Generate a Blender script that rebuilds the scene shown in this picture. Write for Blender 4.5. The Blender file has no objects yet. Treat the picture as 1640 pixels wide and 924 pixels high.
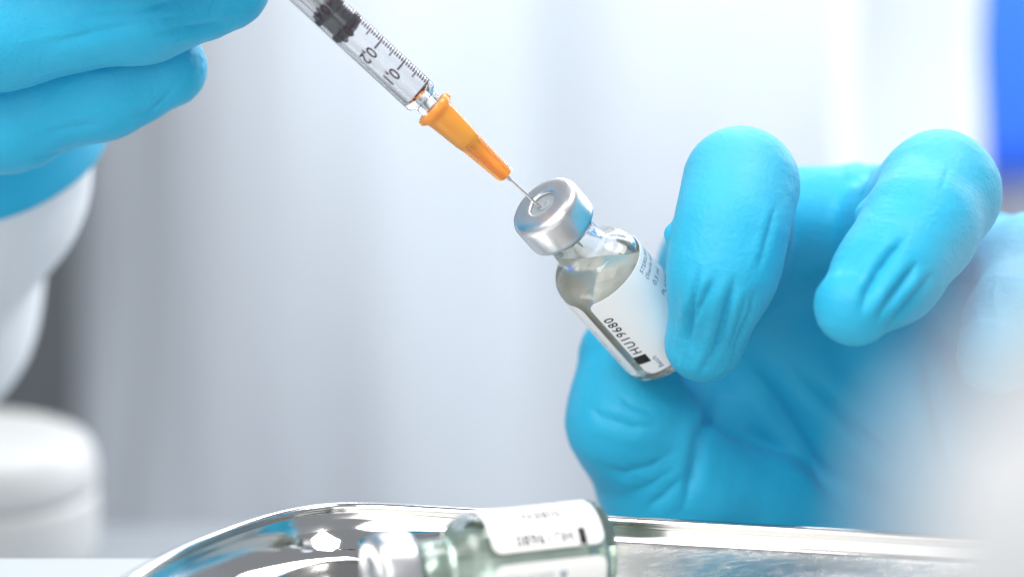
import bpy, bmesh, math
import numpy as np
from mathutils import Vector, Matrix

# ------------------------------------------------------------------ camera, world, lamps, exposure
MM = 0.001
F = 500.0                 # focus distance, mm
S = 1640 / 170.0          # photograph pixels per mm in the focus plane
TH = math.radians(10.0)   # camera looks 10 degrees down
CT, ST = math.cos(TH), math.sin(TH)
ZT = 47.0                 # the focus point is 47 mm above the table top

scene = bpy.context.scene
col = scene.collection

def W(p):
    """lay-out frame (x right, y away, z up, square to the lens axis, mm) -> world mm"""
    p = np.asarray(p, float)
    x, y, z = p[..., 0], p[..., 1], p[..., 2]
    return np.stack([x, y * CT + z * ST, -y * ST + z * CT + ZT], -1)

def c(px, py, y):
    k = 1 + y / F
    return np.array([(px - 820) / S * k, y, (462 - py) / S * k])

def px_of(p):
    k = 1 + p[:, 1] / F
    return p[:, 0] / k * S + 820, 462 - p[:, 2] / k * S

def wc(px, py, y):
    return W(c(px, py, y))

cam_d = bpy.data.cameras.new('camera')
cam = bpy.data.objects.new('camera', cam_d)
col.objects.link(cam)
cam.location = Vector(W((0, -F, 0))) * MM
cam.rotation_euler = (math.pi / 2 - TH, 0, 0)
cam_d.sensor_width = 36
cam_d.lens = 36 * F / 170.0
cam_d.clip_start = 0.005
cam_d.clip_end = 50
cam_d.dof.use_dof = True
cam_d.dof.focus_distance = (F - 7) * MM
cam_d.dof.aperture_fstop = 7.0
scene.camera = cam

world = bpy.data.worlds.new('World')
scene.world = world
world.use_nodes = True
bg = world.node_tree.nodes['Background']
bg.inputs[0].default_value = (0.86, 0.91, 1.0, 1)
bg.inputs[1].default_value = 0.36

def area(name, loc, target, sx, sy, power, colr=(1, 1, 1)):
    l = bpy.data.lights.new(name, 'AREA')
    l.shape = 'RECTANGLE'; l.size = sx * MM; l.size_y = sy * MM
    l.energy = power; l.color = colr
    o = bpy.data.objects.new(name, l)
    col.objects.link(o)
    a = Vector(W(loc)) * MM; b = Vector(W(target)) * MM
    o.location = a
    o.rotation_euler = (b - a).to_track_quat('-Z', 'Y').to_euler()
    return o

area('softbox_lamp', (-250, -330, 340), (20, 0, -10), 320, 280, 2.3, (1, 0.985, 0.96))
area('softbox_lamp', (190, -110, 430), (30, 0, -10), 200, 220, 1.5, (1, 0.99, 0.97))
area('front_fill_lamp', (-60, -950, 160), (0, 0, 0), 1000, 600, 3.2, (1, .985, .96))  # fill light added behind the camera to brighten steel, gloves and labels
area('ceiling_lamp', (90, 230, 330), (40, 420, 60), 300, 160, 1.45, (0.94, 0.97, 1))
area('window_lamp', (480, 560, 330), (130, 800, 60), 300, 400, 6.5, (0.97, 0.98, 1))

scene.view_settings.view_transform = 'Standard'
scene.view_settings.look = 'None'
scene.view_settings.exposure = 0.1
scene.view_settings.gamma = 1
scene.render.engine = 'CYCLES'
scene.cycles.use_denoising = True
scene.cycles.max_bounces = 24
scene.cycles.transmission_bounces = 20
scene.cycles.transparent_max_bounces = 20
scene.cycles.glossy_bounces = 8
scene.cycles.caustics_reflective = True
scene.cycles.caustics_refractive = True
scene.cycles.sample_clamp_indirect = 4

# ------------------------------------------------------------------ helpers
def tag(o, label=None, cat=None, group=None, kind=None):
    if label: o['label'] = label
    if cat: o['category'] = cat
    if group: o['group'] = group
    if kind: o['kind'] = kind
    return o

def empty(name, loc_world_mm=(0, 0, 0), mat3=None):
    o = bpy.data.objects.new(name, None)
    o.empty_display_size = 0.005
    col.objects.link(o)
    m = Matrix.Identity(4)
    if mat3 is not None:
        m = Matrix(mat3).to_4x4()
    m.translation = Vector(loc_world_mm) * MM
    o.matrix_world = m
    return o

def link(name, me, parent=None):
    o = bpy.data.objects.new(name, me)
    col.objects.link(o)
    if parent is not None:
        o.parent = parent
    return o

def mesh_obj(name, verts, faces, mat, parent=None, smooth=True, origin=None, flat_angle=None):
    """verts in mm, local to the parent (or world mm with origin subtracted)"""
    v = np.asarray(verts, np.float64)
    if origin is not None:
        v = v - np.asarray(origin)
    v = v * MM
    me = bpy.data.meshes.new(name)
    if isinstance(faces, np.ndarray):
        n = faces.shape[1]
        me.vertices.add(len(v)); me.vertices.foreach_set('co', v.astype(np.float32).ravel())
        me.loops.add(faces.size); me.loops.foreach_set('vertex_index', faces.astype(np.int32).ravel())
        me.polygons.add(len(faces))
        me.polygons.foreach_set('loop_start', (np.arange(len(faces)) * n).astype(np.int32))
        me.update(calc_edges=True)
        me.validate()
    else:
        me.from_pydata([tuple(p) for p in v], [], faces)
        me.update()
    mats = mat if isinstance(mat, (list, tuple)) else [mat]
    for m in mats: me.materials.append(m)
    if smooth:
        me.polygons.foreach_set('use_smooth', [True] * len(me.polygons))
        if flat_angle:
            me.set_sharp_from_angle(angle=math.radians(flat_angle))
    o = link(name, me, parent)
    if origin is not None and parent is None:
        o.location = Vector(origin) * MM
    return o

def lathe(profile, n=64, close=False, arc=None):
    """profile [(r, z)...]; returns verts, faces. Points with r=0 become poles."""
    verts, rings = [], []
    for r, z in profile:
        if r < 1e-6:
            rings.append([len(verts)]); verts.append((0, 0, z))
        else:
            b = len(verts)
            for i in range(n):
                a = 2 * math.pi * i / n
                verts.append((r * math.cos(a), r * math.sin(a), z))
            rings.append(list(range(b, b + n)))
    faces = []
    prs = list(zip(rings[:-1], rings[1:]))
    if close: prs.append((rings[-1], rings[0]))
    for A, B in prs:
        if len(A) == 1 and len(B) == 1: continue
        for i in range(n):
            j = (i + 1) % n
            if len(A) == 1: faces.append((A[0], B[j], B[i]))
            elif len(B) == 1: faces.append((A[i], A[j], B[0]))
            else: faces.append((A[i], A[j], B[j], B[i]))
    return verts, faces

def recalc(o):
    bm = bmesh.new(); bm.from_mesh(o.data)
    bmesh.ops.recalc_face_normals(bm, faces=bm.faces)
    bm.to_mesh(o.data); bm.free()
    return o

def smooth_profile(pts, it=2):
    """Chaikin corner cutting of an open profile"""
    p = [tuple(q) for q in pts]
    for _ in range(it):
        q = [p[0]]
        for a, b in zip(p[:-1], p[1:]):
            q.append((a[0] * .75 + b[0] * .25, a[1] * .75 + b[1] * .25))
            q.append((a[0] * .25 + b[0] * .75, a[1] * .25 + b[1] * .75))
        q.append(p[-1]); p = q
    return p

# ------------------------------------------------------------------ materials
def mat(name, base=(.8, .8, .8), rough=.5, metal=0., trans=0., ior=1.45, spec=.5, sss=0., sss_rad=(1, 1, 1), coat=0., sheen=0.):
    m = bpy.data.materials.new(name); m.use_nodes = True
    b = m.node_tree.nodes['Principled BSDF']
    b.inputs['Base Color'].default_value = (*base, 1)
    b.inputs['Roughness'].default_value = rough
    b.inputs['Metallic'].default_value = metal
    b.inputs['Transmission Weight'].default_value = trans
    b.inputs['IOR'].default_value = ior
    b.inputs['Specular IOR Level'].default_value = spec
    b.inputs['Coat Weight'].default_value = coat
    b.inputs['Sheen Weight'].default_value = sheen
    if sss:
        b.inputs['Subsurface Weight'].default_value = sss
        b.inputs['Subsurface Radius'].default_value = sss_rad
        b.inputs['Subsurface Scale'].default_value = 0.001
    return m

def N(m, t, **kw):
    n = m.node_tree.nodes.new(t)
    for k, v in kw.items():
        if k in n.inputs: n.inputs[k].default_value = v
        else: setattr(n, k, v)
    return n

def L(m, a, b): m.node_tree.links.new(a, b)

def add_bump(m, layers, dist=0.001):
    """layers: (noise scale, detail, strength, stretch xyz)"""
    b = m.node_tree.nodes['Principled BSDF']
    tc = N(m, 'ShaderNodeTexCoord')
    prev = None
    for sc, det, st, stretch in layers:
        mp = N(m, 'ShaderNodeMapping'); mp.inputs['Scale'].default_value = stretch
        L(m, tc.outputs['Object'], mp.inputs['Vector'])
        nz = N(m, 'ShaderNodeTexNoise'); nz.inputs['Scale'].default_value = sc; nz.inputs['Detail'].default_value = det
        L(m, mp.outputs[0], nz.inputs['Vector'])
        bp = N(m, 'ShaderNodeBump'); bp.inputs['Strength'].default_value = st; bp.inputs['Distance'].default_value = dist
        L(m, nz.outputs[0], bp.inputs['Height'])
        if prev: L(m, prev.outputs[0], bp.inputs['Normal'])
        prev = bp
    L(m, prev.outputs[0], b.inputs['Normal'])
    return m

def vary_rough(m, sc, lo, hi, det=4, stretch=(1, 1, 1)):
    b = m.node_tree.nodes['Principled BSDF']
    tc = N(m, 'ShaderNodeTexCoord')
    mp = N(m, 'ShaderNodeMapping'); mp.inputs['Scale'].default_value = stretch
    L(m, tc.outputs['Object'], mp.inputs['Vector'])
    nz = N(m, 'ShaderNodeTexNoise'); nz.inputs['Scale'].default_value = sc; nz.inputs['Detail'].default_value = det
    L(m, mp.outputs[0], nz.inputs['Vector'])
    mr = N(m, 'ShaderNodeMapRange')
    mr.inputs['From Min'].default_value = .3; mr.inputs['From Max'].default_value = .7
    mr.inputs['To Min'].default_value = lo; mr.inputs['To Max'].default_value = hi
    L(m, nz.outputs[0], mr.inputs['Value']); L(m, mr.outputs[0], b.inputs['Roughness'])
    return m

def vary_color(m, sc, ca, cb, det=3, stretch=(1, 1, 1)):
    b = m.node_tree.nodes['Principled BSDF']
    tc = N(m, 'ShaderNodeTexCoord')
    mp = N(m, 'ShaderNodeMapping'); mp.inputs['Scale'].default_value = stretch
    L(m, tc.outputs['Object'], mp.inputs['Vector'])
    nz = N(m, 'ShaderNodeTexNoise'); nz.inputs['Scale'].default_value = sc; nz.inputs['Detail'].default_value = det
    L(m, mp.outputs[0], nz.inputs['Vector'])
    mx = N(m, 'ShaderNodeMix', data_type='RGBA')
    mx.inputs[6].default_value = (*ca, 1); mx.inputs[7].default_value = (*cb, 1)
    L(m, nz.outputs[0], mx.inputs[0]); L(m, mx.outputs[2], b.inputs['Base Color'])
    return m

M = {}
M['glove'] = mat('blue_nitrile', (.004, .42, .66), .5, sss=.06, sss_rad=(.4, 1.2, 2.0), sheen=.05, spec=.4)
vary_color(M['glove'], 60, (.011, .385, .625), (.03, .47, .72))
vary_rough(M['glove'], 260, .40, .60)
def stretched():
    # nitrile pulled thin over a knuckle is paler
    m = M['glove']; b = m.node_tree.nodes['Principled BSDF']
    src = b.inputs['Base Color'].links[0].from_socket
    at = N(m, 'ShaderNodeAttribute'); at.attribute_name = 'stretch'
    ml = N(m, 'ShaderNodeMath', operation='MULTIPLY'); L(m, at.outputs['Fac'], ml.inputs[0]); ml.inputs[1].default_value = .55
    mx = N(m, 'ShaderNodeMix', data_type='RGBA'); mx.inputs[7].default_value = (.12, .50, .70, 1)
    L(m, ml.outputs[0], mx.inputs[0]); L(m, src, mx.inputs[6]); L(m, mx.outputs[2], b.inputs['Base Color'])
stretched()
add_bump(M['glove'], [(420, 4, .10, (1, 1, 1)), (1300, 4, .16, (1, 1, 1)), (4200, 2, .14, (1, 1, 1))])
M['glass'] = mat('clear_glass', (.99, .995, .993), .0, trans=1, ior=1.47)
M['glass_green'] = mat('pale_green_glass', (.945, .99, .965), .0, trans=1, ior=1.47)
M['liquid'] = mat('pale_straw_liquid', (.985, .975, .85), .0, trans=.6, ior=1.33)
M['liquid_green'] = mat('pale_green_liquid', (.86, .985, .90), .0, trans=.66, ior=1.33)
M['aluminium'] = mat('crimped_aluminium', (.80, .80, .81), .28, metal=1)
vary_rough(M['aluminium'], 700, .30, .38, 4, (1, 1, .08))
add_bump(M['aluminium'], [(1500, 3, .012, (1, 1, .1))])
M['rubber_grey'] = mat('grey_rubber', (.28, .31, .34), .55)
M['rubber_black'] = mat('black_rubber', (.026, .036, .047), .5)
M['paper'] = mat('label_paper', (.93, .93, .92), .42)
M['ink_black'] = mat('black_ink', (.012, .013, .014), .45)
M['ink_blue'] = mat('blue_ink', (.02, .10, .22), .45)
M['ink_grey'] = mat('pale_grey_ink', (.36, .40, .46), .5)
M['ink_barrel'] = mat('dark_scale_ink', (.035, .014, .03), .45)
M['plastic_clear'] = mat('clear_plastic', (.985, .985, .99), .05, trans=.985, ior=1.42)
M['plastic_milky'] = mat('milky_plastic', (.92, .92, .93), .25, trans=.75, ior=1.45)
M['orange'] = mat('orange_plastic', (1.0, .34, .06), .24, trans=.08, ior=1.45, sss=.6, sss_rad=(2.5, 1.2, .5))
M['orange_clear'] = mat('clear_orange_plastic', (1.0, .48, .14), .12, trans=.7, ior=1.45)
M['steel_needle'] = mat('needle_steel', (.40, .40, .41), .22, metal=1)
M['steel'] = mat('polished_steel', (.70, .69, .67), .06, metal=1)
vary_rough(M['steel'], 90, .07, .16)
add_bump(M['steel'], [(55, 2, .03, (1, 1, 1))])
M['steel_floor'] = mat('scratched_steel', (.68, .67, .65), .22, metal=1)
M['cloth'] = mat('white_cotton', (.80, .82, .84), .9, sheen=.2)
add_bump(M['cloth'], [(1400, 3, .25, (1, 1, 1)), (90, 3, .4, (1, 1, 1))])
M['coat'] = mat('pale_coat_cotton', (.63, .68, .74), .9, sheen=.1)
M['table'] = mat('white_laminate', (.62, .65, .67), .35)
M['counter'] = mat('grey_laminate', (.34, .37, .40), .45)
M['wall'] = mat('white_wall_paint', (.82, .84, .87), .8)
M['white_plastic'] = mat('white_plastic', (.60, .60, .585), .4, sss=.1)
M['soft_white'] = mat('translucent_white_plastic', (.58, .59, .60), .5, sss=.1)
M['dark'] = mat('dark_grey', (.17, .19, .20), .5)
M['blue_paint'] = mat('bright_blue_paint', (.03, .16, .85), .45)
M['seam'] = mat('button_plastic', (.70, .72, .74), .35)

# scratches on the steel floor: fine crossing streaks
def scratches():
    m = M['steel_floor']; b = m.node_tree.nodes['Principled BSDF']
    tc = N(m, 'ShaderNodeTexCoord'); prev = None
    for ang, sc, st in ((.5, 1.0, .11), (-.35, 1.1, .09), (1.2, 1.5, .08)):
        mp = N(m, 'ShaderNodeMapping'); mp.inputs['Rotation'].default_value = (0, 0, ang)
        mp.inputs['Scale'].default_value = (210 * sc, 5200 * sc, 900)
        L(m, tc.outputs['Object'], mp.inputs['Vector'])
        nz = N(m, 'ShaderNodeTexNoise'); nz.inputs['Scale'].default_value = 1.0; nz.inputs['Detail'].default_value = 3
        L(m, mp.outputs[0], nz.inputs['Vector'])
        cr = N(m, 'ShaderNodeMapRange'); cr.inputs['From Min'].default_value = .56; cr.inputs['From Max'].default_value = .72
        L(m, nz.outputs[0], cr.inputs['Value'])
        bp = N(m, 'ShaderNodeBump'); bp.inputs['Strength'].default_value = st; bp.inputs['Distance'].default_value = .0004
        L(m, cr.outputs[0], bp.inputs['Height'])
        if prev: L(m, prev.outputs[0], bp.inputs['Normal'])
        prev = bp
        ms = N(m, 'ShaderNodeMapRange'); ms.inputs['From Min'].default_value = -.012; ms.inputs['From Max'].default_value = .02; ms.inputs['To Max'].default_value = st
        sx = N(m, 'ShaderNodeSeparateXYZ'); L(m, tc.outputs['Object'], sx.inputs[0]); L(m, sx.outputs[0], ms.inputs['Value']); L(m, ms.outputs[0], bp.inputs['Strength'])
    # the worn, duller part of the floor; the pressed corner is still polished
    nz = N(m, 'ShaderNodeTexNoise'); nz.inputs['Scale'].default_value = 420; L(m, tc.outputs['Object'], nz.inputs['Vector'])
    ml = N(m, 'ShaderNodeMath', operation='MULTIPLY'); L(m, ms.outputs[0], ml.inputs[0]); ml.inputs[1].default_value = 2.2
    ml2 = N(m, 'ShaderNodeMath', operation='MULTIPLY_ADD'); L(m, ml.outputs[0], ml2.inputs[0]); L(m, nz.outputs[0], ml2.inputs[1]); ml2.inputs[2].default_value = .06
    ml3 = N(m, 'ShaderNodeMath', operation='MULTIPLY_ADD'); L(m, ml.outputs[0], ml3.inputs[0]); ml3.inputs[1].default_value = .6; L(m, ml2.outputs[0], ml3.inputs[2])
    L(m, ml3.outputs[0], b.inputs['Roughness'])
    L(m, prev.outputs[0], b.inputs['Normal'])
scratches()

# ------------------------------------------------------------------ numpy noise, distance fields, surface nets
def hash3(i, j, k, seed):
    h = (i * 374761393 + j * 668265263 + k * 2147483647 + seed * 144269504) & 0xFFFFFFFF
    h = ((h ^ (h >> 13)) * 1274126177) & 0xFFFFFFFF
    h = (h ^ (h >> 16)) & 0xFFFFFF
    return h / float(0xFFFFFF)

def vnoise(p, seed=0):
    p = np.asarray(p, float)
    f = np.floor(p).astype(np.int64); t = p - f
    t = t * t * (3 - 2 * t)
    i, j, k = f[:, 0], f[:, 1], f[:, 2]
    r = 0
    for a in (0, 1):
        wa = t[:, 0] if a else 1 - t[:, 0]
        for b in (0, 1):
            wb = t[:, 1] if b else 1 - t[:, 1]
            for d in (0, 1):
                wd = t[:, 2] if d else 1 - t[:, 2]
                r = r + wa * wb * wd * hash3(i + a, j + b, k + d, seed)
    return r

def cone_sd(p, a, b, ra, rb):
    ba = b - a; l2 = float(ba @ ba)
    h = np.clip(((p - a) @ ba) / l2, 0, 1)
    q = p - a - h[:, None] * ba
    return np.sqrt((q * q).sum(1)) - (ra + (rb - ra) * h)

def smin(a, b, k):
    h = np.clip(.5 + .5 * (b - a) / k, 0, 1)
    return b + (a - b) * h - k * h * (1 - h)

def chain_sd(p, ch, k=3.0):
    """ch: list of (point, radius)"""
    d = None
    for (a, ra), (b, rb) in zip(ch[:-1], ch[1:]):
        e = cone_sd(p, a, b, ra, rb)
        d = e if d is None else smin(d, e, k)
    return d

def surface_nets(f, lo, hi, h):
    nx, ny, nz = [int(math.ceil((b - a) / h)) + 1 for a, b in zip(lo, hi)]
    xs = lo[0] + h * np.arange(nx); ys = lo[1] + h * np.arange(ny); zs = lo[2] + h * np.arange(nz)
    D = np.empty((nx, ny, nz), np.float32)
    Y, Z = np.meshgrid(ys, zs, indexing='ij')
    yz = np.stack([Y.ravel(), Z.ravel()], 1)
    step = max(1, 400000 // (ny * nz))
    for i in range(0, nx, step):
        xx = xs[i:i + step]
        P = np.empty((len(xx), ny * nz, 3))
        P[:, :, 0] = xx[:, None]; P[:, :, 1:] = yz[None]
        D[i:i + step] = f(P.reshape(-1, 3)).reshape(len(xx), ny, nz)
    ins = D < 0
    corner = [(a, b, d) for a in (0, 1) for b in (0, 1) for d in (0, 1)]
    sub = lambda A, o: A[o[0]:o[0] + nx - 1, o[1]:o[1] + ny - 1, o[2]:o[2] + nz - 1]
    cnt = sum(sub(ins, o).astype(np.int8) for o in corner)
    act = (cnt > 0) & (cnt < 8)
    ci = np.argwhere(act)
    idx = -np.ones(act.shape, np.int64); idx[act] = np.arange(len(ci))
    acc = np.zeros((len(ci), 3)); nn = np.zeros(len(ci))
    for a in corner:
        for ax in range(3):
            if a[ax]: continue
            b = list(a); b[ax] = 1
            da = D[ci[:, 0] + a[0], ci[:, 1] + a[1], ci[:, 2] + a[2]]
            db = D[ci[:, 0] + b[0], ci[:, 1] + b[1], ci[:, 2] + b[2]]
            m = (da < 0) != (db < 0)
            t = np.where(m, da / np.where(m, da - db, 1), 0)
            e = np.tile(np.array(a, float), (len(ci), 1)); e[:, ax] += t
            acc[m] += e[m]; nn[m] += 1
    v = (ci + acc / nn[:, None]) * h + np.array(lo)
    quads = []
    for ax in range(3):
        o1, o2 = [(1, 2), (2, 0), (0, 1)][ax]
        A = ins; sl0 = [slice(None)] * 3; sl1 = [slice(None)] * 3
        sl0[ax] = slice(0, -1); sl1[ax] = slice(1, None)
        ch = np.argwhere(A[tuple(sl0)] != A[tuple(sl1)])
        dims = act.shape
        ok = (ch[:, o1] > 0) & (ch[:, o2] > 0) & (ch[:, o1] < dims[o1]) & (ch[:, o2] < dims[o2])
        ch = ch[ok]
        s = A[ch[:, 0], ch[:, 1], ch[:, 2]]
        def cell(d1, d2):
            q = ch.copy(); q[:, o1] += d1; q[:, o2] += d2
            return idx[q[:, 0], q[:, 1], q[:, 2]]
        q = np.stack([cell(-1, -1), cell(0, -1), cell(0, 0), cell(-1, 0)], 1)
        q[~s] = q[~s][:, ::-1]
        quads.append(q)
    return v, np.concatenate(quads)

def subdiv(v, q):
    e = np.sort(np.concatenate([q[:, [0, 1]], q[:, [1, 2]], q[:, [2, 3]], q[:, [3, 0]]]), 1)
    u, inv = np.unique(e, axis=0, return_inverse=True); inv = inv.ravel()
    n = len(v); m = len(q)
    nv = np.concatenate([v, (v[u[:, 0]] + v[u[:, 1]]) / 2, v[q].mean(1)])
    e0, e1, e2, e3 = [n + inv[i * m:(i + 1) * m] for i in range(4)]
    f = n + len(u) + np.arange(m)
    return nv, np.concatenate([np.stack([q[:, 0], e0, f, e3], 1), np.stack([e0, q[:, 1], e1, f], 1),
                               np.stack([f, e1, q[:, 2], e2], 1), np.stack([e3, f, e2, q[:, 3]], 1)])

def grad(f, p, e=.25):
    g = 0
    for k in ((1, 1, 1), (1, -1, -1), (-1, 1, -1), (-1, -1, 1)):
        k = np.array(k, float)
        g = g + f(p + k * e * .58)[:, None] * k
    return g / np.maximum(np.linalg.norm(g, axis=1, keepdims=True), 1e-6)

def organic(f, lo, hi, h=1.0, levels=1, disp=None):
    v, q = surface_nets(f, lo, hi, h)
    for _ in range(levels - 1):
        v, q = subdiv(v, q)
    for _ in range(2):
        g = grad(f, v)
        v = v - np.clip(f(v), -.8, .8)[:, None] * g
    v, q = subdiv(v, q)
    g = grad(f, v, .5)
    v = v - np.clip(f(v), -.5, .5)[:, None] * g
    if disp is not None:
        v = v + g * disp(v, g)[:, None]
    return v, q

def seg_dist(px, py, poly):
    """distance (px) and signed side to a polyline, and position 0..1 along it"""
    poly = np.asarray(poly, float)
    lens = np.linalg.norm(np.diff(poly, axis=0), axis=1); tot = lens.sum(); acc = 0
    best = np.full(len(px), 1e9); side = np.zeros(len(px)); pos = np.zeros(len(px))
    for (a, b), l in zip(zip(poly[:-1], poly[1:]), lens):
        d = (b - a) / l
        rx, ry = px - a[0], py - a[1]
        t = np.clip(rx * d[0] + ry * d[1], 0, l)
        qx, qy = rx - t * d[0], ry - t * d[1]
        r = np.hypot(qx, qy); m = r < best
        best[m] = r[m]; side[m] = np.sign(d[0] * ry - d[1] * rx)[m]; pos[m] = ((acc + t) / tot)[m]
        acc += l
    return best * side, pos

def folds(v, g, specs):
    """raised and sunk glove folds; spec = polyline, half width px, depth mm, near y, far y"""
    px, py = px_of(v); out = np.zeros(len(v))
    for poly, w, dep, y0, y1 in specs:
        dep = dep * 1.3
        P = np.asarray(poly, float)
        sel = (v[:, 1] > y0) & (v[:, 1] < y1) & (g[:, 1] < .25)
        sel &= (px > P[:, 0].min() - 6 * w) & (px < P[:, 0].max() + 6 * w) & (py > P[:, 1].min() - 6 * w) & (py < P[:, 1].max() + 6 * w)
        if not sel.any(): continue
        s, t = seg_dist(px[sel], py[sel], poly)
        fade = np.clip(np.minimum(t / .35, (1 - t) / .35), 0, 1); fade = fade * fade * (3 - 2 * fade)
        out[sel] += fade * (-dep * np.exp(-(np.abs(s) / (.75 * w)) ** 1.25) + .50 * dep * np.exp(-((s - 2.3 * w) / (1.7 * w)) ** 2)
                            + .22 * dep * np.exp(-((s + 2.3 * w) / (1.7 * w)) ** 2))
    return out

def streaks(v, a, b, across, along, amp, reach, seed, t0=0., t1=1.):
    """folds that run along a -> b (lay-out frame points), within reach mm of that line"""
    ax = (b - a); l = np.linalg.norm(ax); ax = ax / l
    r = v - a; t = r @ ax; q = r - t[:, None] * ax
    e1 = np.cross(ax, (0, 1, 0)); e1 /= np.linalg.norm(e1); e2 = np.cross(ax, e1)
    dist = np.linalg.norm(q, axis=1)
    out = np.zeros(len(v))
    m = (dist < reach) & (t > t0 * l - 2) & (t < t1 * l + 2)
    if not m.any(): return out
    n = vnoise(np.stack([q[m] @ e1 / across, q[m] @ e2 / across, t[m] / along], 1) + 31.7 * seed, seed)
    n = 1 - np.abs(2 * n - 1)
    w = np.clip(np.minimum((t[m] / l - t0) / .2, (t1 - t[m] / l) / .2), 0, 1)
    w = w * w * (3 - 2 * w)
    w2 = np.clip((reach - dist[m]) / (reach * .15), 0, 1)
    out[m] = amp * (n * n - .35) * w * w2
    return out

# ------------------------------------------------------------------ the setting: table, counter, wall
def rbox(lo, hi, r=2.0, seg=3):
    bm = bmesh.new()
    bmesh.ops.create_cube(bm, size=1)
    lo = np.array(lo, float); hi = np.array(hi, float)
    for v in bm.verts:
        v.co = Vector([(lo[i] + hi[i]) / 2 + v.co[i] * (hi[i] - lo[i]) for i in range(3)])
    if r > 0:
        bmesh.ops.bevel(bm, geom=list(bm.edges), offset=r, segments=seg, affect='EDGES', profile=.5)
    vs = [tuple(v.co) for v in bm.verts]; bm.verts.index_update()
    fs = [tuple(v.index for v in f.verts) for f in bm.faces]
    bm.free()
    return vs, fs

v, f = rbox((-260, -440, -14), (260, 5.5, 0), 2.5)
tag(mesh_obj('table', v, f, M['table'], flat_angle=40), kind='structure')
v, f = rbox((-700, 44, -72), (700, 190, -42), 3)
tag(mesh_obj('counter', v, f, M['counter'], flat_angle=40), kind='structure')
v, f = rbox((-1400, 1000, -400), (1400, 1040, 900), 0)
tag(mesh_obj('wall', v, f, M['wall'], smooth=False), kind='structure')

# ------------------------------------------------------------------ the stainless tray
def tray():
    ctrl = [(150, -47), (115, -39), (80.8, -31.3), (48.1, -23.8), (18.3, -17), (-2, -12.4), (-15, -9.5), (-24, -7.7), (-30, -8.0), (-35, -10.7), (-39.5, -15.0), (-44.3, -21.6), (-49.3, -30.5),
            (-54, -41.1), (-58.2, -54.1), (-61, -70), (-62, -88), (-58, -106), (-46, -122), (-25, -134), (10, -143), (60, -155), (110, -167), (145, -172), (168, -160), (178, -135), (180, -100), (176, -70), (166, -53)]
    ctrl = np.array(ctrl, float); m = len(ctrl); P = []
    for i in range(m):
        p0, p1, p2, p3 = ctrl[i - 1], ctrl[i], ctrl[(i + 1) % m], ctrl[(i + 2) % m]
        for t in np.linspace(0, 1, 24, endpoint=False):
            P.append(.5 * (2 * p1 + (p2 - p0) * t + (2 * p0 - 5 * p1 + 4 * p2 - p3) * t * t + (3 * p1 - p0 - 3 * p2 + p3) * t ** 3))
    P = np.array(P)
    L_ = np.concatenate([[0], np.cumsum(np.linalg.norm(np.diff(np.vstack([P, P[:1]]), axis=0), axis=1))])
    n = 420
    sN = np.linspace(0, L_[-1], n, endpoint=False); PP = np.vstack([P, P[:1]])
    P0 = np.stack([np.interp(sN, L_, PP[:, k]) for k in (0, 1)], 1); ds = L_[-1] / n
    def blur(a, sig):
        if sig < .3: return a
        k = np.fft.fftfreq(n, ds) * 2 * math.pi
        return np.real(np.fft.ifft(np.fft.fft(a, axis=0) * np.exp(-.5 * (k * sig) ** 2)[:, None], axis=0))
    P0 = blur(P0, 1.6); P = P0
    prof = [(1.6, .02, 0), (1.2, 4.0, 0), (.75, 9.5, 0), (.55, 11.0, 0)]
    for i in range(11):                           # rolled bead
        a = math.radians(215 - 250 * i / 10)
        prof.append((.05 + .95 * math.cos(a), 11.55 + .95 * math.sin(a), 0))
    prof += [(.95, 10.6, 0), (1.1, 9.8, 0), (1.35, 9.0, 0), (1.8, 8.45, 0), (2.6, 8.0, 1), (4.0, 7.25, 1), (6, 6.3, 1), (8, 5.4, 1), (10, 4.65, 1),
             (12, 4.2, 1), (14.5, 4.0, 1), (18, 4.0, 1)]
    verts, faces, mi = [], [], []
    # pressed corner: on the left wall the section is one long sweep instead of wall and ledge
    wl = np.clip((-6 - P[:, 0]) / 22, 0, 1); wl = wl * wl * (3 - 2 * wl)
    inner0 = 15
    for kk, (d, z, m) in enumerate(prof):
        if kk >= inner0:
            t = (kk - inner0) / (len(prof) - 1 - inner0)
            u = min(t / .66, 1); w_ = max(0, (t - .66) / .34)
            d2 = .9 + 4.6 * u ** 1.35 + 10.5 * w_; z2 = 10.9 - 5.9 * u - 1.0 * (1 - (1 - w_) ** 3)
            d = d * (1 - wl) + d2 * wl; z = z * (1 - wl) + z2 * wl
        dm = float(np.mean(d)); Pd = blur(P0, dm * .55)
        tg = np.roll(Pd, -1, 0) - np.roll(Pd, 1, 0); tg = blur(tg, 1.0 + dm * .6); tg /= np.linalg.norm(tg, axis=1, keepdims=True)
        Q = np.stack([-tg[:, 1], tg[:, 0]], 1)
        w = Pd + Q * (np.ones(n) * d)[:, None]
        zz = z + 0.0 * P[:, 0]
        verts += [(a_[0], a_[1], b_) for a_, b_ in zip(w, zz)]
    for k in range(len(prof) - 1):
        for i in range(n):
            j = (i + 1) % n
            faces.append((k * n + i, k * n + j, (k + 1) * n + j, (k + 1) * n + i)); mi.append(prof[k + 1][2])
    k = len(prof) - 1
    faces.append(tuple(k * n + i for i in range(n))); mi.append(1)
    faces.append(tuple(i for i in range(n))[::-1]); mi.append(0)
    o = mesh_obj('instrument_tray', verts, faces, [M['steel'], M['steel_floor']], origin=(0, -60, 0), flat_angle=60)
    o.data.polygons.foreach_set('material_index', mi)
    recalc(o)
    tag(o, 'shallow polished stainless steel tray with a rolled rim under the lying vial', 'tray')
tray()

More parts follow.
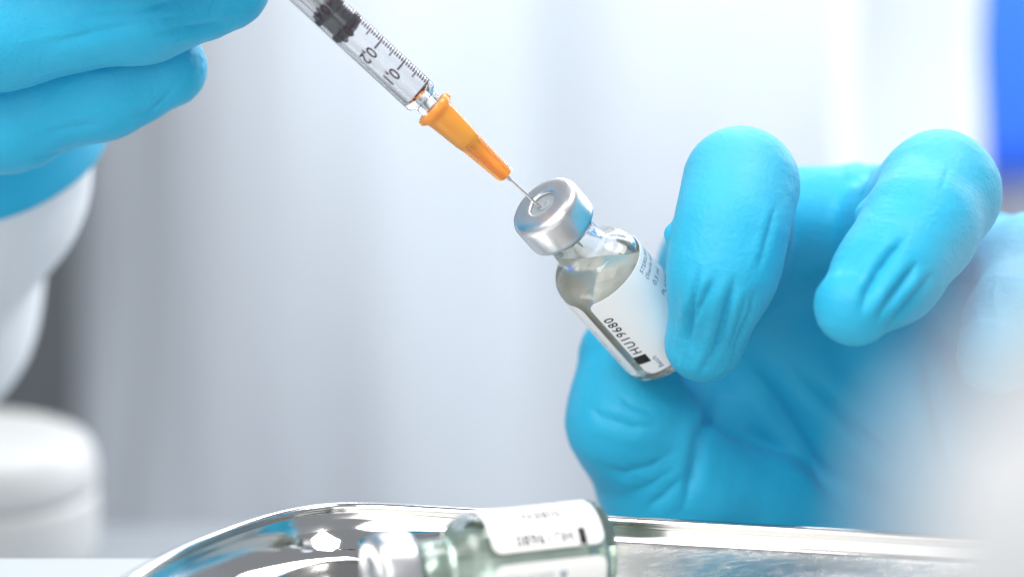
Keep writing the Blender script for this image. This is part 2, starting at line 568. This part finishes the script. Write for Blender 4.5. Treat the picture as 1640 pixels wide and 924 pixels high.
# ------------------------------------------------------------------ lettering
def text_2d(s, size, space=1.0, narrow=1.0, bold=0.0):
    cu = bpy.data.curves.new('text', 'FONT'); cu.body = s; cu.size = size; cu.space_character = space
    cu.align_x = 'LEFT'; cu.resolution_u = 4; cu.offset = bold
    o = bpy.data.objects.new('text', cu); col.objects.link(o)
    dg = bpy.context.evaluated_depsgraph_get()
    me = bpy.data.meshes.new_from_object(o.evaluated_get(dg))
    bm = bmesh.new(); bm.from_mesh(me)
    for v in bm.verts: v.co.x *= narrow; v.co.z = 0
    bpy.data.objects.remove(o); bpy.data.curves.remove(cu); bpy.data.meshes.remove(me)
    return bm

def rect_2d(w, h):
    bm = bmesh.new()
    vs = [bm.verts.new((x, y, 0)) for x, y in ((0, 0), (w, 0), (w, h), (0, h))]
    bm.faces.new(vs)
    return bm

def wrap(items, radius, step=.35):
    """items: (bm, rot90 steps, s offset (arc mm), z offset). Text x/y -> arc length s, axial z. Returns verts, faces."""
    V, Fc = [], []
    for bm, rot, s0, z0 in items:
        ca, sa = math.cos(rot * math.pi / 2), math.sin(rot * math.pi / 2)
        for v in bm.verts:
            x, y = v.co.x, v.co.y
            v.co.x = ca * x - sa * y + s0; v.co.y = sa * x + ca * y + z0
        xs = [v.co.x for v in bm.verts]
        x = math.floor(min(xs) / step) * step
        while x < max(xs):
            bmesh.ops.bisect_plane(bm, geom=bm.verts[:] + bm.edges[:] + bm.faces[:], plane_co=(x, 0, 0), plane_no=(1, 0, 0))
            x += step
        bm.verts.index_update(); b = len(V)
        for v in bm.verts:
            a = v.co.x / radius
            V.append((radius * math.cos(a), radius * math.sin(a), v.co.y))
        for f in bm.faces: Fc.append(tuple(b + v.index for v in f.verts))
        bm.free()
    return V, Fc

def label_patch(a0, a1, z0, z1, R, rc, th=.07):
    """rounded rectangle of paper wound on a cylinder, with thickness"""
    s0, s1 = a0 * R, a1 * R
    us = [s0 + rc * (1 - math.cos(math.radians(90) * i / 8)) for i in range(9)]
    n = max(8, int((s1 - s0 - 2 * rc) / .4))
    us += [s0 + rc + (s1 - s0 - 2 * rc) * i / n for i in range(1, n)]
    us += [s1 - rc * (1 - math.cos(math.radians(90) * i / 8)) for i in range(8, -1, -1)]
    V, Fc = [], []
    for s in us:
        e = min(s - s0, s1 - s)
        ins = rc - math.sqrt(max(0, rc * rc - (rc - e) ** 2)) if e < rc else 0
        for r in (R, R + th):
            for z in (z0 + ins, z1 - ins):
                V.append((r * math.cos(s / R), r * math.sin(s / R), z))
    k = len(us)
    for i in range(k - 1):
        a, b = 4 * i, 4 * (i + 1)
        Fc += [(a + 2, b + 2, b + 3, a + 3), (a, a + 1, b + 1, b), (a, b, b + 2, a + 2), (a + 1, a + 3, b + 3, b + 1)]
    Fc += [(0, 2, 3, 1), (4 * k - 4, 4 * k - 3, 4 * k - 1, 4 * k - 2)]
    return V, Fc

# ------------------------------------------------------------------ vials (local z from base to cap, x axis = the side of angle 0)
RB = 7.9
def vial(name, base_world, axis_world, front_world, glass, liquid, level_world_z, prints, label, hidden_text=True):
    z = np.array(axis_world, float); z /= np.linalg.norm(z)
    x = np.array(front_world, float); x -= z * (x @ z); x /= np.linalg.norm(x)
    y = np.cross(z, x)
    R3 = np.stack([x, y, z], 1)
    root = empty(name, base_world, R3.tolist())
    tag(root, label, 'vial', 'glass medicine vials')
    outer = [(0, .9), (4.4, .75), (5.6, .25), (6.3, 0), (7.0, .15), (7.5, .7), (7.75, 1.5), (7.75, 12), (7.75, 20.8), (7.68, 21.9), (7.35, 23.0), (6.7, 24.0),
             (5.8, 24.8), (5.0, 25.4), (4.5, 26.1), (4.35, 26.9), (4.35, 30.4), (4.5, 31.2), (5.2, 31.8), (5.9, 32.2), (6.0, 33.2), (6.0, 34.6), (5.8, 35.0)]
    inner = [(3.4, 35.0), (3.4, 27.2), (3.6, 26.1), (4.4, 24.9), (5.4, 23.9), (6.2, 22.9), (6.62, 21.8), (6.72, 20.6), (6.72, 12), (6.72, 3.2), (6.4, 2.3), (5.6, 1.9), (4, 1.85), (0, 2.0)]
    wide = lambda pr: [(r_ * RB / 7.75 if z_ < 25 else r_, z_) for r_, z_ in pr]
    outer, inner = wide(outer), wide(inner)
    v, f = lathe(outer + inner, 80)
    g = recalc(mesh_obj('glass_body', v, f, glass, root))
    # contents: inside of the glass, cut at the level surface; overlaps 0.04 mm into the glass so no air film shows
    lp = [(0, 1.95)] + [(max(0, r + .04), zz - (.04 if zz < 3 else 0)) for r, zz in inner[::-1][1:-1]] + [(3.44, 32.0), (0, 32.0)]
    v, f = lathe(lp, 72)
    bm = bmesh.new()
    vs = [bm.verts.new(p) for p in v]
    for q in f: bm.faces.new([vs[i] for i in q])
    up = R3.T @ np.array((0, 0, 1.0))
    pc = R3.T @ (np.array((0, 0, level_world_z)) - np.array(base_world) * np.array((0, 0, 1)))
    r = bmesh.ops.bisect_plane(bm, geom=bm.verts[:] + bm.edges[:] + bm.faces[:], plane_co=Vector(up * (up @ pc)), plane_no=Vector(up), clear_outer=True)
    ed = [e for e in r['geom_cut'] if isinstance(e, bmesh.types.BMEdge)]
    bmesh.ops.contextual_create(bm, geom=ed)
    bmesh.ops.recalc_face_normals(bm, faces=bm.faces)
    bm.verts.index_update()
    lv = [tuple(q.co) for q in bm.verts]; lf = [tuple(q.index for q in ff.verts) for ff in bm.faces]; bm.free()
    mesh_obj('liquid', lv, lf, liquid, root, flat_angle=50)
    # rubber stopper and crimp cap
    st = [(0, 30.0), (2.0, 30.0), (3.2, 30.3), (3.38, 31), (3.38, 35.05), (5.6, 35.05), (5.6, 37.2), (2.6, 37.55), (0, 37.5)]
    v, f = lathe(st, 56)
    recalc(mesh_obj('rubber_stopper', v, f, M['rubber_grey'], root, flat_angle=50))
    cp = [(4.6, 31.9), (5.7, 31.75), (6.12, 32.1), (6.2, 32.7), (6.2, 36.6), (6.12, 37.1), (5.85, 37.62), (5.4, 37.95), (4.6, 38.1), (3.2, 38.12), (2.65, 38.1), (2.38, 37.9), (2.42, 37.65),
          (5.3, 37.4), (5.75, 36.8), (5.95, 36), (6.08, 33.5), (5.7, 32.1), (4.6, 32.05)]
    v, f = lathe(cp, 96, close=True)
    recalc(mesh_obj('crimp_cap', v, f, M['aluminium'], root, flat_angle=70))
    # moulded ring and dimple on the septum
    v, f = lathe([(0, 37.58), (.5, 37.6), (.7, 37.72), (.95, 37.74), (1.1, 37.62), (1.15, 37.4), (0, 37.3)], 32)
    recalc(mesh_obj('septum_ring', v, f, M['rubber_grey'], root))
    d2 = math.radians
    for nm, a0, a1, its in prints:
        v, f = label_patch(d2(a0), d2(a1), 2.4, 20.9, RB + .02, 1.5)
        lab = recalc(mesh_obj('label', v, f, M['paper'], root, flat_angle=40))
        for ink, items in its:
            Rt = RB + .02 + .07 + .012
            v, f = wrap([(b, rot, d2(a) * Rt, zz) for b, rot, a, zz in items], Rt)
            mesh_obj('lettering', v, f, ink, lab, smooth=False)
    return root

# rot 1: text runs up the vial towards the cap, letter tops towards smaller angles
def T(s, size, sp=1.0, nw=1.0, bold=0.0): return text_2d(s, size, sp, nw, bold)

def held_prints():
    front = [(M['ink_black'], [(T('HU19680', 2.45, 1.2, .85, .03), 1, -28, 7.6), (rect_2d(1.9, 2.5), 1, -26.5, 5.2)]),
             (M['ink_blue'], [(T('Batch', 1.25), 1, -18, 3.0), (T('STERILISED POWDER', 1.3), 0, 36, 18.9), (T('(Sterile water)', 1.25), 0, 37, 17.4),
                              (T('0.5 ml', 1.5), 0, 40, 15.2), (T('PL 6729/0118', 1.3), 0, 40, 12.6), (T('Dose: 0.5 ml', 1.2), 0, 41, 10.9)])]
    side = [(M['ink_grey'], [(T('SERUM PROTECT', 1.15, 1.1), 1, -70, 5.5), (T('0.5 ml single dose', .8), 1, -86, 5.5)])]
    return [('a', -44, 124, front), ('b', -165, -57, side)]

def lying_prints():
    front = [(M['ink_black'], [(T('HU19680', 2.8, 1.12, .80, .05), 1, 26, 7.4), (rect_2d(1.25, 2.8), 1, 28, 5.3), (T('0J8EN', 2.8, 1.15, .82, .05), 1, 58, 8.2), (T('51422306', 2.2, 1.15, .9, .04), 1, 90, 7.0)]),
             (M['ink_blue'], [(T('Batch', 1.2), 1, 34, 2.7), (T('Exp', 1.1), 1, 68, 4.0), (T('Made', 1.1), 1, 96, 4.0)])]
    side = [(M['ink_blue'], [(T('&', 2.2), 1, -19, 9.0)]), (M['ink_grey'], [(T('SERUM PROTECT', 1.4, 1.1), 1, -19, 11.2)])]
    return [('a', 7, 178, front), ('b', -105, -6, side)]

# held vial: cap top at (868,326), base at (1069,553) in the photograph, cap end nearer the lens
vt, vb = wc(867.5, 326, -9), wc(1069, 555, 11.5)
ax = vt - vb
print('held vial length', np.linalg.norm(ax))
vb = vt - ax / np.linalg.norm(ax) * 38.1
to_cam = W((0, -F, 0)) - (vt + vb) / 2
lev = W(c(930, 402, 0))[2]
vial('vial', vb, ax, to_cam, M['glass'], M['liquid'], lev, held_prints(),
     'clear glass vial of pale liquid held between gloved thumb and finger, needle in its cap')

# lying vial: cap to the left and nearer the lens
cz = 4.02 + RB
lt = np.array((-19.9, -50.0, cz)); ld = np.array((32.5, 13.8, 0)); ld /= np.linalg.norm(ld)
lt = lt - ld * 1.6
lb = lt + ld * 38.1
to_cam2 = W((0, -F, 0)) - (lt + lb) / 2
vial('vial', lb, -ld, to_cam2, M['glass_green'], M['liquid_green'], cz + 5.2, lying_prints(),
     'blurred green-tinted glass vial lying on its side in the steel tray')

# ------------------------------------------------------------------ syringe (local z from needle tip to plunger)
def syringe():
    tip = wc(934, 396, -7.2); seat = wc(677, 158, -13.4)
    ax = seat - tip; ax /= np.linalg.norm(ax)
    tc_ = W((0, -F, 0)) - (tip + seat) / 2
    x = tc_ - ax * (tc_ @ ax); x /= np.linalg.norm(x); y = np.cross(ax, x)
    root = empty('syringe', tip, np.stack([x, y, ax], 1).tolist())
    tag(root, 'clear one millilitre syringe with orange needle hub and black plunger seal piercing the vial', 'syringe')
    dist = np.linalg.norm(seat - tip); print('syringe tip to barrel end', dist)
    # needle: bevelled tube
    v, f = lathe([(.0, 0), (.12, .6), (.21, 1.2), (.21, 19), (0, 19)], 20)
    v = [(a - .0, b, zz) for a, b, zz in v]
    recalc(mesh_obj('needle', v, f, M['steel_needle'], root, flat_angle=40))
    v, f = lathe([(.18, 16.2), (.34, 16.6), (.36, 17.6), (.2, 17.8)], 20, close=True)
    recalc(mesh_obj('needle_glue', v, f, M['plastic_milky'], root))
    # hub: socket cone, core and four fins
    hp = [(2.05, 33.9), (2.95, 33.9), (3.12, 33.6), (3.12, 33.0), (2.95, 32.6), (2.62, 32.3), (2.5, 31.5), (2.12, 26.4), (1.95, 25.4), (1.45, 24.9), (1.15, 20), (1.05, 17.5), (.9, 17.2), (.28, 17.15),
          (.28, 24.0), (1.2, 24.6), (1.75, 26.4), (2.05, 33.0)]
    v, f = lathe(hp, 56, close=True)
    hub = recalc(mesh_obj('needle_hub', v, f, M['orange'], root, flat_angle=45))
    for k in range(4):
        a = math.pi / 4 + k * math.pi / 2 + .35
        t = .30
        pr = [(0.6, 17.35), (1.42, 17.35), (1.5, 17.8), (2.0, 25.9), (1.9, 26.2), (.6, 26.2)]
        V = []
        for sgn in (-1, 1):
            for rr, zz in pr:
                V.append((rr * math.cos(a) - sgn * t * math.sin(a), rr * math.sin(a) + sgn * t * math.cos(a), zz))
        n = len(pr)
        Fc = [tuple(range(n)), tuple(range(2 * n - 1, n - 1, -1))] + [(i, n + i, n + (i + 1) % n, (i + 1) % n) for i in range(n)]
        o = mesh_obj('fin', V, Fc, M['orange_clear'], hub, smooth=False); recalc(o)
    # flange of the hub: two side lugs
    for a in (math.pi / 2, -math.pi / 2):
        V, Fc = rbox((-.8, 2.7, 32.75), (.8, 3.35, 33.75), .25, 2)
        V = [(p[0] * math.sin(a) + p[1] * math.cos(a), p[1] * math.sin(a) - p[0] * math.cos(a), p[2]) for p in V]
        recalc(mesh_obj('lug', V, Fc, M['orange'], hub))
    # barrel with nozzle: outer then inner skin
    B0, B1 = 36.3, 100.0
    ro, ri = 2.98, 2.78
    bp = [(1.5, 29.0), (1.85, 33.0), (2.0, 34.2), (2.05, 35.4), (2.3, 35.75), (2.75, 36.0), (ro, 36.5), (ro, 60), (ro, 80), (ro, B1 - 1.6), (3.1, B1 - 1.3), (5.0, B1 - 1.2), (5.4, B1 - .7), (5.0, B1), (ri, B1),
          (ri, 80), (ri, 60), (ri, 37.4), (1.9, 37.0), (.9, 36.6), (.75, 29.0)]
    v, f = lathe(bp, 64, close=True)
    bar = recalc(mesh_obj('barrel', v, f, M['plastic_clear'], root, flat_angle=45))
    # plunger seal: two rings with a waist
    z0 = 37.2 + 14.2
    sp = [(0, z0), (1.2, z0 + .05), (2.4, z0 + .4), (ri + .03, z0 + .8), (ri + .03, z0 + 1.9), (2.35, z0 + 2.1), (2.3, z0 + 3.4), (2.35, z0 + 4.4), (ri + .03, z0 + 4.6), (ri + .03, z0 + 5.6), (2.5, z0 + 5.9),
          (2.4, z0 + 6.5), (0, z0 + 6.5)]
    v, f = lathe(sp, 56)
    recalc(mesh_obj('plunger_seal', v, f, M['rubber_black'], root, flat_angle=50))
    # plunger rod: cross section of four ribs, and thumb rest
    V, Fc = [], []
    z1, z2 = z0 + 6.6, B1 + 34
    for a in (.5, .5 + math.pi / 2):
        vv, ff = rbox((-2.0, -.35, z1), (2.0, .35, z2), .1, 1)
        b = len(V)
        V += [(p[0] * math.cos(a) - p[1] * math.sin(a), p[0] * math.sin(a) + p[1] * math.cos(a), p[2] + (.02 if a > 1 else 0)) for p in vv]
        Fc += [tuple(b + i for i in q) for q in ff]
    vv, ff = lathe([(0, z2), (4.6, z2), (4.9, z2 + .5), (4.6, z2 + 1.1), (0, z2 + 1.1)], 40)
    b = len(V); V += vv; Fc += [tuple(b + i for i in q) for q in ff]
    recalc(mesh_obj('plunger_rod', V, Fc, M['plastic_milky'], root, flat_angle=40))
    # printed scale: lines run round the barrel, numerals read round the barrel with their tops to the needle
    Z0 = 37.25; per = 5.02; Rp = ro + .02
    # arc position s: x (towards the lens) is 0; the far upper edge of the picture is at s < 0
    e1 = math.radians(-84) * Rp
    its = []
    for i in range(0, 101):
        zz = Z0 + i * per / 10
        if i % 10 == 0: ln = 4.0
        elif i % 5 == 0: ln = 3.2
        else: ln = 2.4
        h = .26 if i % 10 else .32
        its.append((rect_2d(ln + (1.3 if i == 0 else 0), h), 0, -0.0, zz - .085, ln))
    items = [(b, 0, 4.6 - ln - (1.3 if abs(zz + .085 - Z0) < .05 else 0), zz) for b, r, s, zz, ln in its]
    for k in range(1, 11):
        s = '0,%d' % k if k < 10 else '1,0'
        items.append((text_2d(s, 3.0, .95, .74, .05), 2, .35, Z0 + k * per + 1.0))
    fix = []
    for it in items:
        fix.append(it)
    v, f = wrap(fix, Rp, .3)
    # mirror so that the scale runs along the upper right of the barrel in the picture
    mesh_obj('printed_scale', v, f, M['ink_barrel'], bar, smooth=False)
    return root
syringe()

# ------------------------------------------------------------------ the person: gloved hands, sleeves, coat
person = empty('person', (0, 420, -800))
tag(person, 'person in white coat and blue gloves holding the syringe and the tilted vial', 'person')
PO = (0, 420, -800)

# the hand that holds the vial
ix = [(c(1168, 440, 42), 12.3), (c(1186, 297, -4), 8.5), (c(1172, 368, -9), 8.15), (c(1157, 437, -10), 7.75), (c(1128, 549, -2), 6.55)]
md = [(c(1365, 425, 48), 12.5), (c(1504, 308, 0), 9.1), (c(1472, 366, -10), 8.5), (c(1428, 430, -17), 7.8), (c(1368, 489, -24), 6.35)]
rg = [(c(1535, 450, 58), 12.0), (c(1668, 440, 24), 10.0), (c(1632, 520, 8), 8.2), (c(1596, 568, 0), 6.6)]
pk = [(c(1660, 520, 62), 11.0), (c(1790, 520, 40), 8.5), (c(1780, 600, 26), 7.2), (c(1750, 650, 20), 6.2)]
th = [(c(1002, 572, 26.5), 8.4), (c(1008, 672, 23), 10.3), (c(1085, 800, 31), 12.6), (c(1310, 900, 52), 18)]
wr = c(1500, 930, 66); fa = c(1950, 640, 200)
def hand_a(p):
    palm = cone_sd(p, ix[0][0], wr, 13, 20)
    for k_, ch in ((5, md), (5, rg), (5, pk)):
        palm = smin(palm, cone_sd(p, ch[0][0], wr, ch[0][1] + .5, 21), k_)
    palm = smin(palm, cone_sd(p, wr, fa, 22, 27), 8)
    palm = smin(palm, cone_sd(p, c(1235, 356, 30), c(1450, 350, 30), 9.8, 9.4), 9)     # glove stretched between the knuckles
    palm = smin(palm, cone_sd(p, c(1440, 380, 40), c(1620, 440, 44), 9, 9), 7)
    palm = smin(palm, cone_sd(p, c(1120, 700, 45), c(1190, 520, 50), 11, 11), 6)         # web to the thumb
    d = palm
    for ch, k_ in ((ix, 2.5), (md, 2.5), (rg, 2.5), (pk, 2.5)):
        d = smin(d, chain_sd(p, ch, 5.0), k_)
    d = smin(d, chain_sd(p, th, 4.0), 2.2)
    d = smin(d, np.linalg.norm(p - c(1078, 374, -8), axis=1) - 1.3, 1.5)
    d = smin(d, np.linalg.norm(p - c(1386, 342, -8), axis=1) - 1.5, 2.0)
    return d

foldsA = [
    # forefinger
    ([(1120, 419), (1114, 470), (1108, 505), (1102, 543), (1108, 578)], 5.5, .75, -40, 8),
    ([(1148, 436), (1136, 462), (1121, 490), (1112, 520)], 6, .6, -40, 8),
    ([(1182, 430), (1166, 487), (1155, 526), (1144, 565), (1134, 602)], 6.5, .8, -40, 8),
    ([(1197, 462), (1186, 500), (1176, 531), (1166, 560)], 5, .55, -40, 8),
    ([(1212, 455), (1200, 500), (1188, 531), (1171, 572)], 5, .6, -40, 8),
    ([(1246, 315), (1232, 370), (1218, 420), (1210, 446)], 5, .35, -40, 12),
    ([(1140, 560), (1128, 585), (1118, 606)], 4, .25, -40, 8),
    # second finger
    ([(1462, 372), (1432, 402), (1407, 434), (1388, 470), (1377, 515)], 7, .85, -50, 8),
    ([(1476, 412), (1448, 448), (1423, 480), (1398, 524)], 6, .75, -50, 8),
    ([(1500, 430), (1463, 475), (1440, 500), (1414, 532)], 6, .7, -50, 8),
    ([(1404, 388), (1380, 405), (1350, 432), (1338, 450)], 7, .3, -50, 8),
    ([(1520, 262), (1512, 290), (1505, 310)], 4, .15, -50, 20),
    ([(1400, 265), (1380, 285), (1362, 300)], 8, .8, 10, 60),
    # palm creases
    ([(1188, 565), (1240, 640), (1298, 735), (1370, 840)], 13, 1.3, 15, 80),
    ([(1250, 560), (1330, 640), (1410, 720), (1470, 790)], 12, .9, 15, 80),
    ([(1480, 560), (1500, 650), (1530, 760)], 12, 1.0, 10, 80),
    ([(1155, 615), (1135, 660), (1120, 705), (1105, 770), (1092, 826)], 9, 1.0, 0, 80),
    # thumb
    ([(985, 628), (1010, 648), (1055, 664)], 8, .28, 0, 60),
    ([(935, 640), (962, 668), (1012, 683), (1062, 683)], 8, .36, 0, 60),
    ([(950, 745), (1000, 757), (1045, 745), (1085, 715)], 9, .32, 0, 60),
    ([(1030, 815), (1060, 795), (1098, 755)], 8, .36, 0, 60),
    ([(1000, 790), (1040, 775), (1085, 745)], 8, .2, 0, 60),
]
def dispA(v, g):
    d = folds(v, g, foldsA)
    d += streaks(v, ix[3][0], ix[4][0], 2.2, 22, .13, 11, 3, -.1, 1.25)
    d += streaks(v, md[3][0], md[4][0], 2.2, 22, .13, 11, 5, -.1, 1.3)
    d += streaks(v, rg[2][0], rg[3][0], 2.6, 16, .4, 10, 7, -.1, 1.3)
    d += streaks(v, c(1150, 520, 30), c(1500, 900, 40), 6.5, 45, .45, 30, 9, 0, 1)
    d += (vnoise(v / 9.0, 4) - .5) * .35 + .045 * (1 - np.abs(2 * vnoise(v / (6.0, 6.0, 1.9) + .15 * v[:, [1, 2, 0]], 44) - 1)) ** 5 + (vnoise(v / 2.2, 6) - .5) * .05
    return d
v, q = organic(hand_a, (5, -36, -82), (128, 150, 34), 1.3, 2, dispA)
hA = mesh_obj('gloved_hand', W(v), q, M['glove'], person, origin=PO)
kn = sum(np.exp(-(np.linalg.norm(v - (p_ + np.array((0, -3, 3))), axis=1) / 10.5) ** 2) for p_ in (ix[1][0], md[1][0], rg[1][0]))
at_ = hA.data.attributes.new('stretch', 'FLOAT', 'POINT'); at_.data.foreach_set('value', np.clip(kn, 0, 1).astype(np.float32))
hA['label'] = 'blue gloved hand gripping the vial between thumb and forefinger'

# the hand that holds the syringe
fA = [(c(-330, 30, 16), 14), (c(-5, 40, -4), 10.2), (c(228, 9, -7), 8.7), (c(362, -22, -5), 7.3)]
fB = [(c(-300, 210, 30), 13), (c(10, 184, 12), 9.1), (c(168, 139, 8), 8.2), (c(267, 109, 7), 6.8)]
fC = [(c(-280, -150, 5), 14), (c(40, -190, -22), 10), (c(230, -165, -38), 8.6), (c(350, -115, -38.5), 7.2)]
fT = [(c(-250, -60, 45), 14), (c(60, -250, 34), 11.5), (c(230, -200, 6), 10), (c(335, -135, -18), 8.2)]
d_cuff = np.array((-.04, .6, -.8)); d_cuff /= np.linalg.norm(d_cuff)
cC = c(-100, 205, 62)
def hand_b(p):
    d = chain_sd(p, fA, 4)
    for ch in (fB, fC, fT):
        d = smin(d, chain_sd(p, ch, 4), 1.3)
    body = cone_sd(p, c(-300, 20, 30), c(-280, 190, 40), 20, 20)
    body = smin(body, cone_sd(p, c(-290, 100, 40), cC - d_cuff * 14, 24, 27), 10)
    return smin(d, body, 4)
foldsB = [
    ([(60, 75), (160, 50), (260, 30), (330, 25)], 10, .45, -40, 20),
    ([(120, 30), (210, 20), (300, -5)], 9, .5, -40, 20),
    ([(230, 62), (300, 45), (360, 40), (400, 22)], 7, .5, -40, 20),
    ([(330, 30), (345, 5), (350, -20)], 7, .35, -40, 20),
    ([(205, 190), (245, 178), (290, 130)], 5, .3, -40, 40),
    ([(60, 215), (120, 205), (180, 195)], 7, .2, -40, 40),
    ([(40, 255), (75, 250), (110, 240)], 5, .35, -40, 40),
]
def dispB(v, g):
    d = folds(v, g, foldsB)
    d += streaks(v, fA[1][0], fA[3][0], 4.5, 26, .22, 13, 11, 0, 1.1)
    d += streaks(v, fB[1][0], fB[3][0], 3.0, 20, .18, 12, 13, 0, 1.1)
    tipm = np.clip(1 - np.linalg.norm(v - c(325, 85, 4), axis=1) / 5.0, 0, 1)
    d += tipm * (vnoise(v / .8, 17) - .5) * .5
    d += (vnoise(v / 9.0, 14) - .5) * .35 + .045 * (1 - np.abs(2 * vnoise(v / (2.2, 6.0, 6.0) + .15 * v[:, [1, 2, 0]], 45) - 1)) ** 5 + (vnoise(v / 2.2, 16) - .5) * .05
    return d
v, q = organic(hand_b, (-160, -52, 0), (-38, 100, 100), 1.3, 2, dispB)
hB = mesh_obj('gloved_hand', W(v), q, M['glove'], person, origin=PO)
hB['label'] = 'blue gloved hand holding the syringe'

def tube(path, radii, n=96, seed=1, amp=1.0, wav=(14, 30), ramp=99):
    """tube along path points (lay-out frame) with cloth folds"""
    path = [np.asarray(p, float) for p in path]
    V, Fc = [], []
    up = np.array((1.0, 0, 0)); m = len(path)
    for i, (p, r) in enumerate(zip(path, radii)):
        t = path[min(i + 1, m - 1)] - path[max(i - 1, 0)]; t /= np.linalg.norm(t)
        e1 = up - t * (up @ t); e1 /= np.linalg.norm(e1); e2 = np.cross(t, e1)
        a = np.linspace(0, 2 * math.pi, n, endpoint=False)
        base = np.stack([np.cos(a) * r / wav[0], np.sin(a) * r / wav[0], np.full(n, i * np.linalg.norm(path[-1] - path[0]) / m / wav[1])], 1)
        rr = r + amp * min(1, .12 + i / m * ramp) * (vnoise(base + 17.3 * seed, seed) - .5) * 2
        V.append(p + np.cos(a)[:, None] * e1 * rr[:, None] + np.sin(a)[:, None] * e2 * rr[:, None])
    for i in range(m - 1):
        for j in range(n):
            k = (j + 1) % n
            Fc.append((i * n + j, i * n + k, (i + 1) * n + k, (i + 1) * n + j))
    return np.concatenate(V), np.array(Fc)

# cuff of that glove: a short tube with a rolled hem
ts = np.linspace(-26, 0, 14)
path = [cC + d_cuff * t for t in ts] + [cC + d_cuff * .5, cC + d_cuff * .2, cC - d_cuff * 4]
rad = [27 + 5.0 * (t + 26) / 26 for t in ts] + [31.9, 31.2, 30.6]
v, q = tube(path, rad, 120, 3, .55, (12, 9))
recalc(mesh_obj('glove_cuff', W(v), q, M['glove'], hB, origin=PO))
# sleeves
def sleeve(p0, p1, r0, r1, seed, par, first):
    p0, p1 = np.asarray(p0), np.asarray(p1)
    ts = np.linspace(0, 1, 60)
    path = [p0 * (1 - t) ** 2 + 2 * t * (1 - t) * (p0 + first) + p1 * t * t for t in ts]
    v, q = tube(path, [r0 + (r1 - r0) * t ** 1.7 for t in ts], 120, seed, 3.2, (20, 26), 3)
    o = recalc(mesh_obj('sleeve', W(v), q, M['cloth'], par, origin=PO))
    return o

# coat: an upright torso with soft folds
def coat():
    H = np.linspace(-560, 420, 90); n = 200
    a = np.linspace(0, 2 * math.pi, n, endpoint=False)
    A, Hh = np.meshgrid(a, H)
    cx, cy = 11, 480
    sx = 138 + 40 * np.clip(-Hh / 500, 0, 1); sy = 155
    ca, sa = np.cos(A), np.sin(A)
    X = cx + sx * np.sign(ca) * np.abs(ca) ** .9; Yy = cy + sy * np.sign(sa) * np.abs(sa) ** .9
    p = np.stack([X.ravel() / 34, Yy.ravel() / 60, Hh.ravel() / 260], 1)
    fo = (vnoise(p, 21) - .5) * 55 + (vnoise(p * 2.1 + 5, 22) - .5) * 10
    nx, ny = ca.ravel() / 1.0, sa.ravel()
    V = np.stack([X.ravel() + nx * fo, Yy.ravel() + ny * fo, Hh.ravel()], 1)
    m = len(H); Fc = []
    for i in range(m - 1):
        for j in range(n):
            k = (j + 1) % n
            Fc.append((i * n + j, i * n + k, (i + 1) * n + k, (i + 1) * n + j))
    o = recalc(mesh_obj('coat', V + np.array((0, 0, ZT)), np.array(Fc), M['coat'], person, origin=PO))
    return o
ct = coat()
sleeve(cC - d_cuff * 8, c(-520, 790, 190), 30.4, 44, 5, ct, d_cuff * 26)
sleeve(c(1680, 800, 120), c(2000, 600, 330), 31, 48, 8, ct, (fa - wr) * .25)

# ------------------------------------------------------------------ blurred things round about
def jar():
    p = W(c(-68, 692, 158)); b = (p[0], p[1], -42.0)
    root = empty('white_jar', b)
    tag(root, 'blurred round white jar at the left behind the tray', 'jar')
    hgt = p[2] + 42.0
    v, f = lathe(smooth_profile([(0, 0), (25, 0), (30, 2), (30.3, hgt - 16), (30, hgt - 13), (25, hgt - 12), (0, hgt - 12)], 2), 64)
    recalc(mesh_obj('jar_body', v, f, M['white_plastic'], root, flat_angle=50))
    v, f = lathe(smooth_profile([(23, hgt - 13.2), (30.2, hgt - 13.2), (30.4, hgt - 7), (28, hgt - 1), (19, hgt + 1), (0, hgt + 1.5)], 2), 64)
    recalc(mesh_obj('jar_lid', v, f, M['white_plastic'], root, flat_angle=50))
jar()

def dark_upright():
    v, f = rbox((-430, 700, -400), (-150, 800, 260), 4)  # plain dark grey block standing upright behind the sleeve
    o = mesh_obj('dark_block', v, f, M['dark'], origin=(-290, 750, -400), flat_angle=40)
    tag(o, 'blurred dark grey upright shape between the sleeve and the white jar', 'dark_block')
dark_upright()

def blue_box():
    p = W(c(1660, 60, 690))
    v, f = rbox((p[0] - 42, 700, p[2] - 62), (p[0] + 150, 1000, p[2] + 220), 22)
    o = mesh_obj('wall_box', v, f, M['blue_paint'], origin=(p[0] + 40, 850, p[2] - 35), flat_angle=60)
    tag(o, 'blurred bright blue shape in the upper right corner', 'box')
blue_box()

def bottle():
    p = W(c(1870, 420, -345)); b = (p[0], p[1], 0.0)
    root = empty('white_bottle', b)
    tag(root, 'very blurred white rounded bottle filling the lower right foreground', 'bottle')
    h = p[2]
    v, f = lathe(smooth_profile([(0, 0), (12, 0), (13.5, 1.5), (13.5, h - 14), (13, h - 10), (10.5, h - 7), (7.4, h - 6), (7.4, h - 5.5), (0, h - 5.5)], 2), 64)
    recalc(mesh_obj('bottle_body', v, f, M['soft_white'], root))
    v, f = lathe(smooth_profile([(0, h - 6), (8.2, h - 6), (8.6, h - 2), (7.4, h), (0, h)], 2), 48)
    recalc(mesh_obj('bottle_cap', v, f, M['soft_white'], root))
bottle()
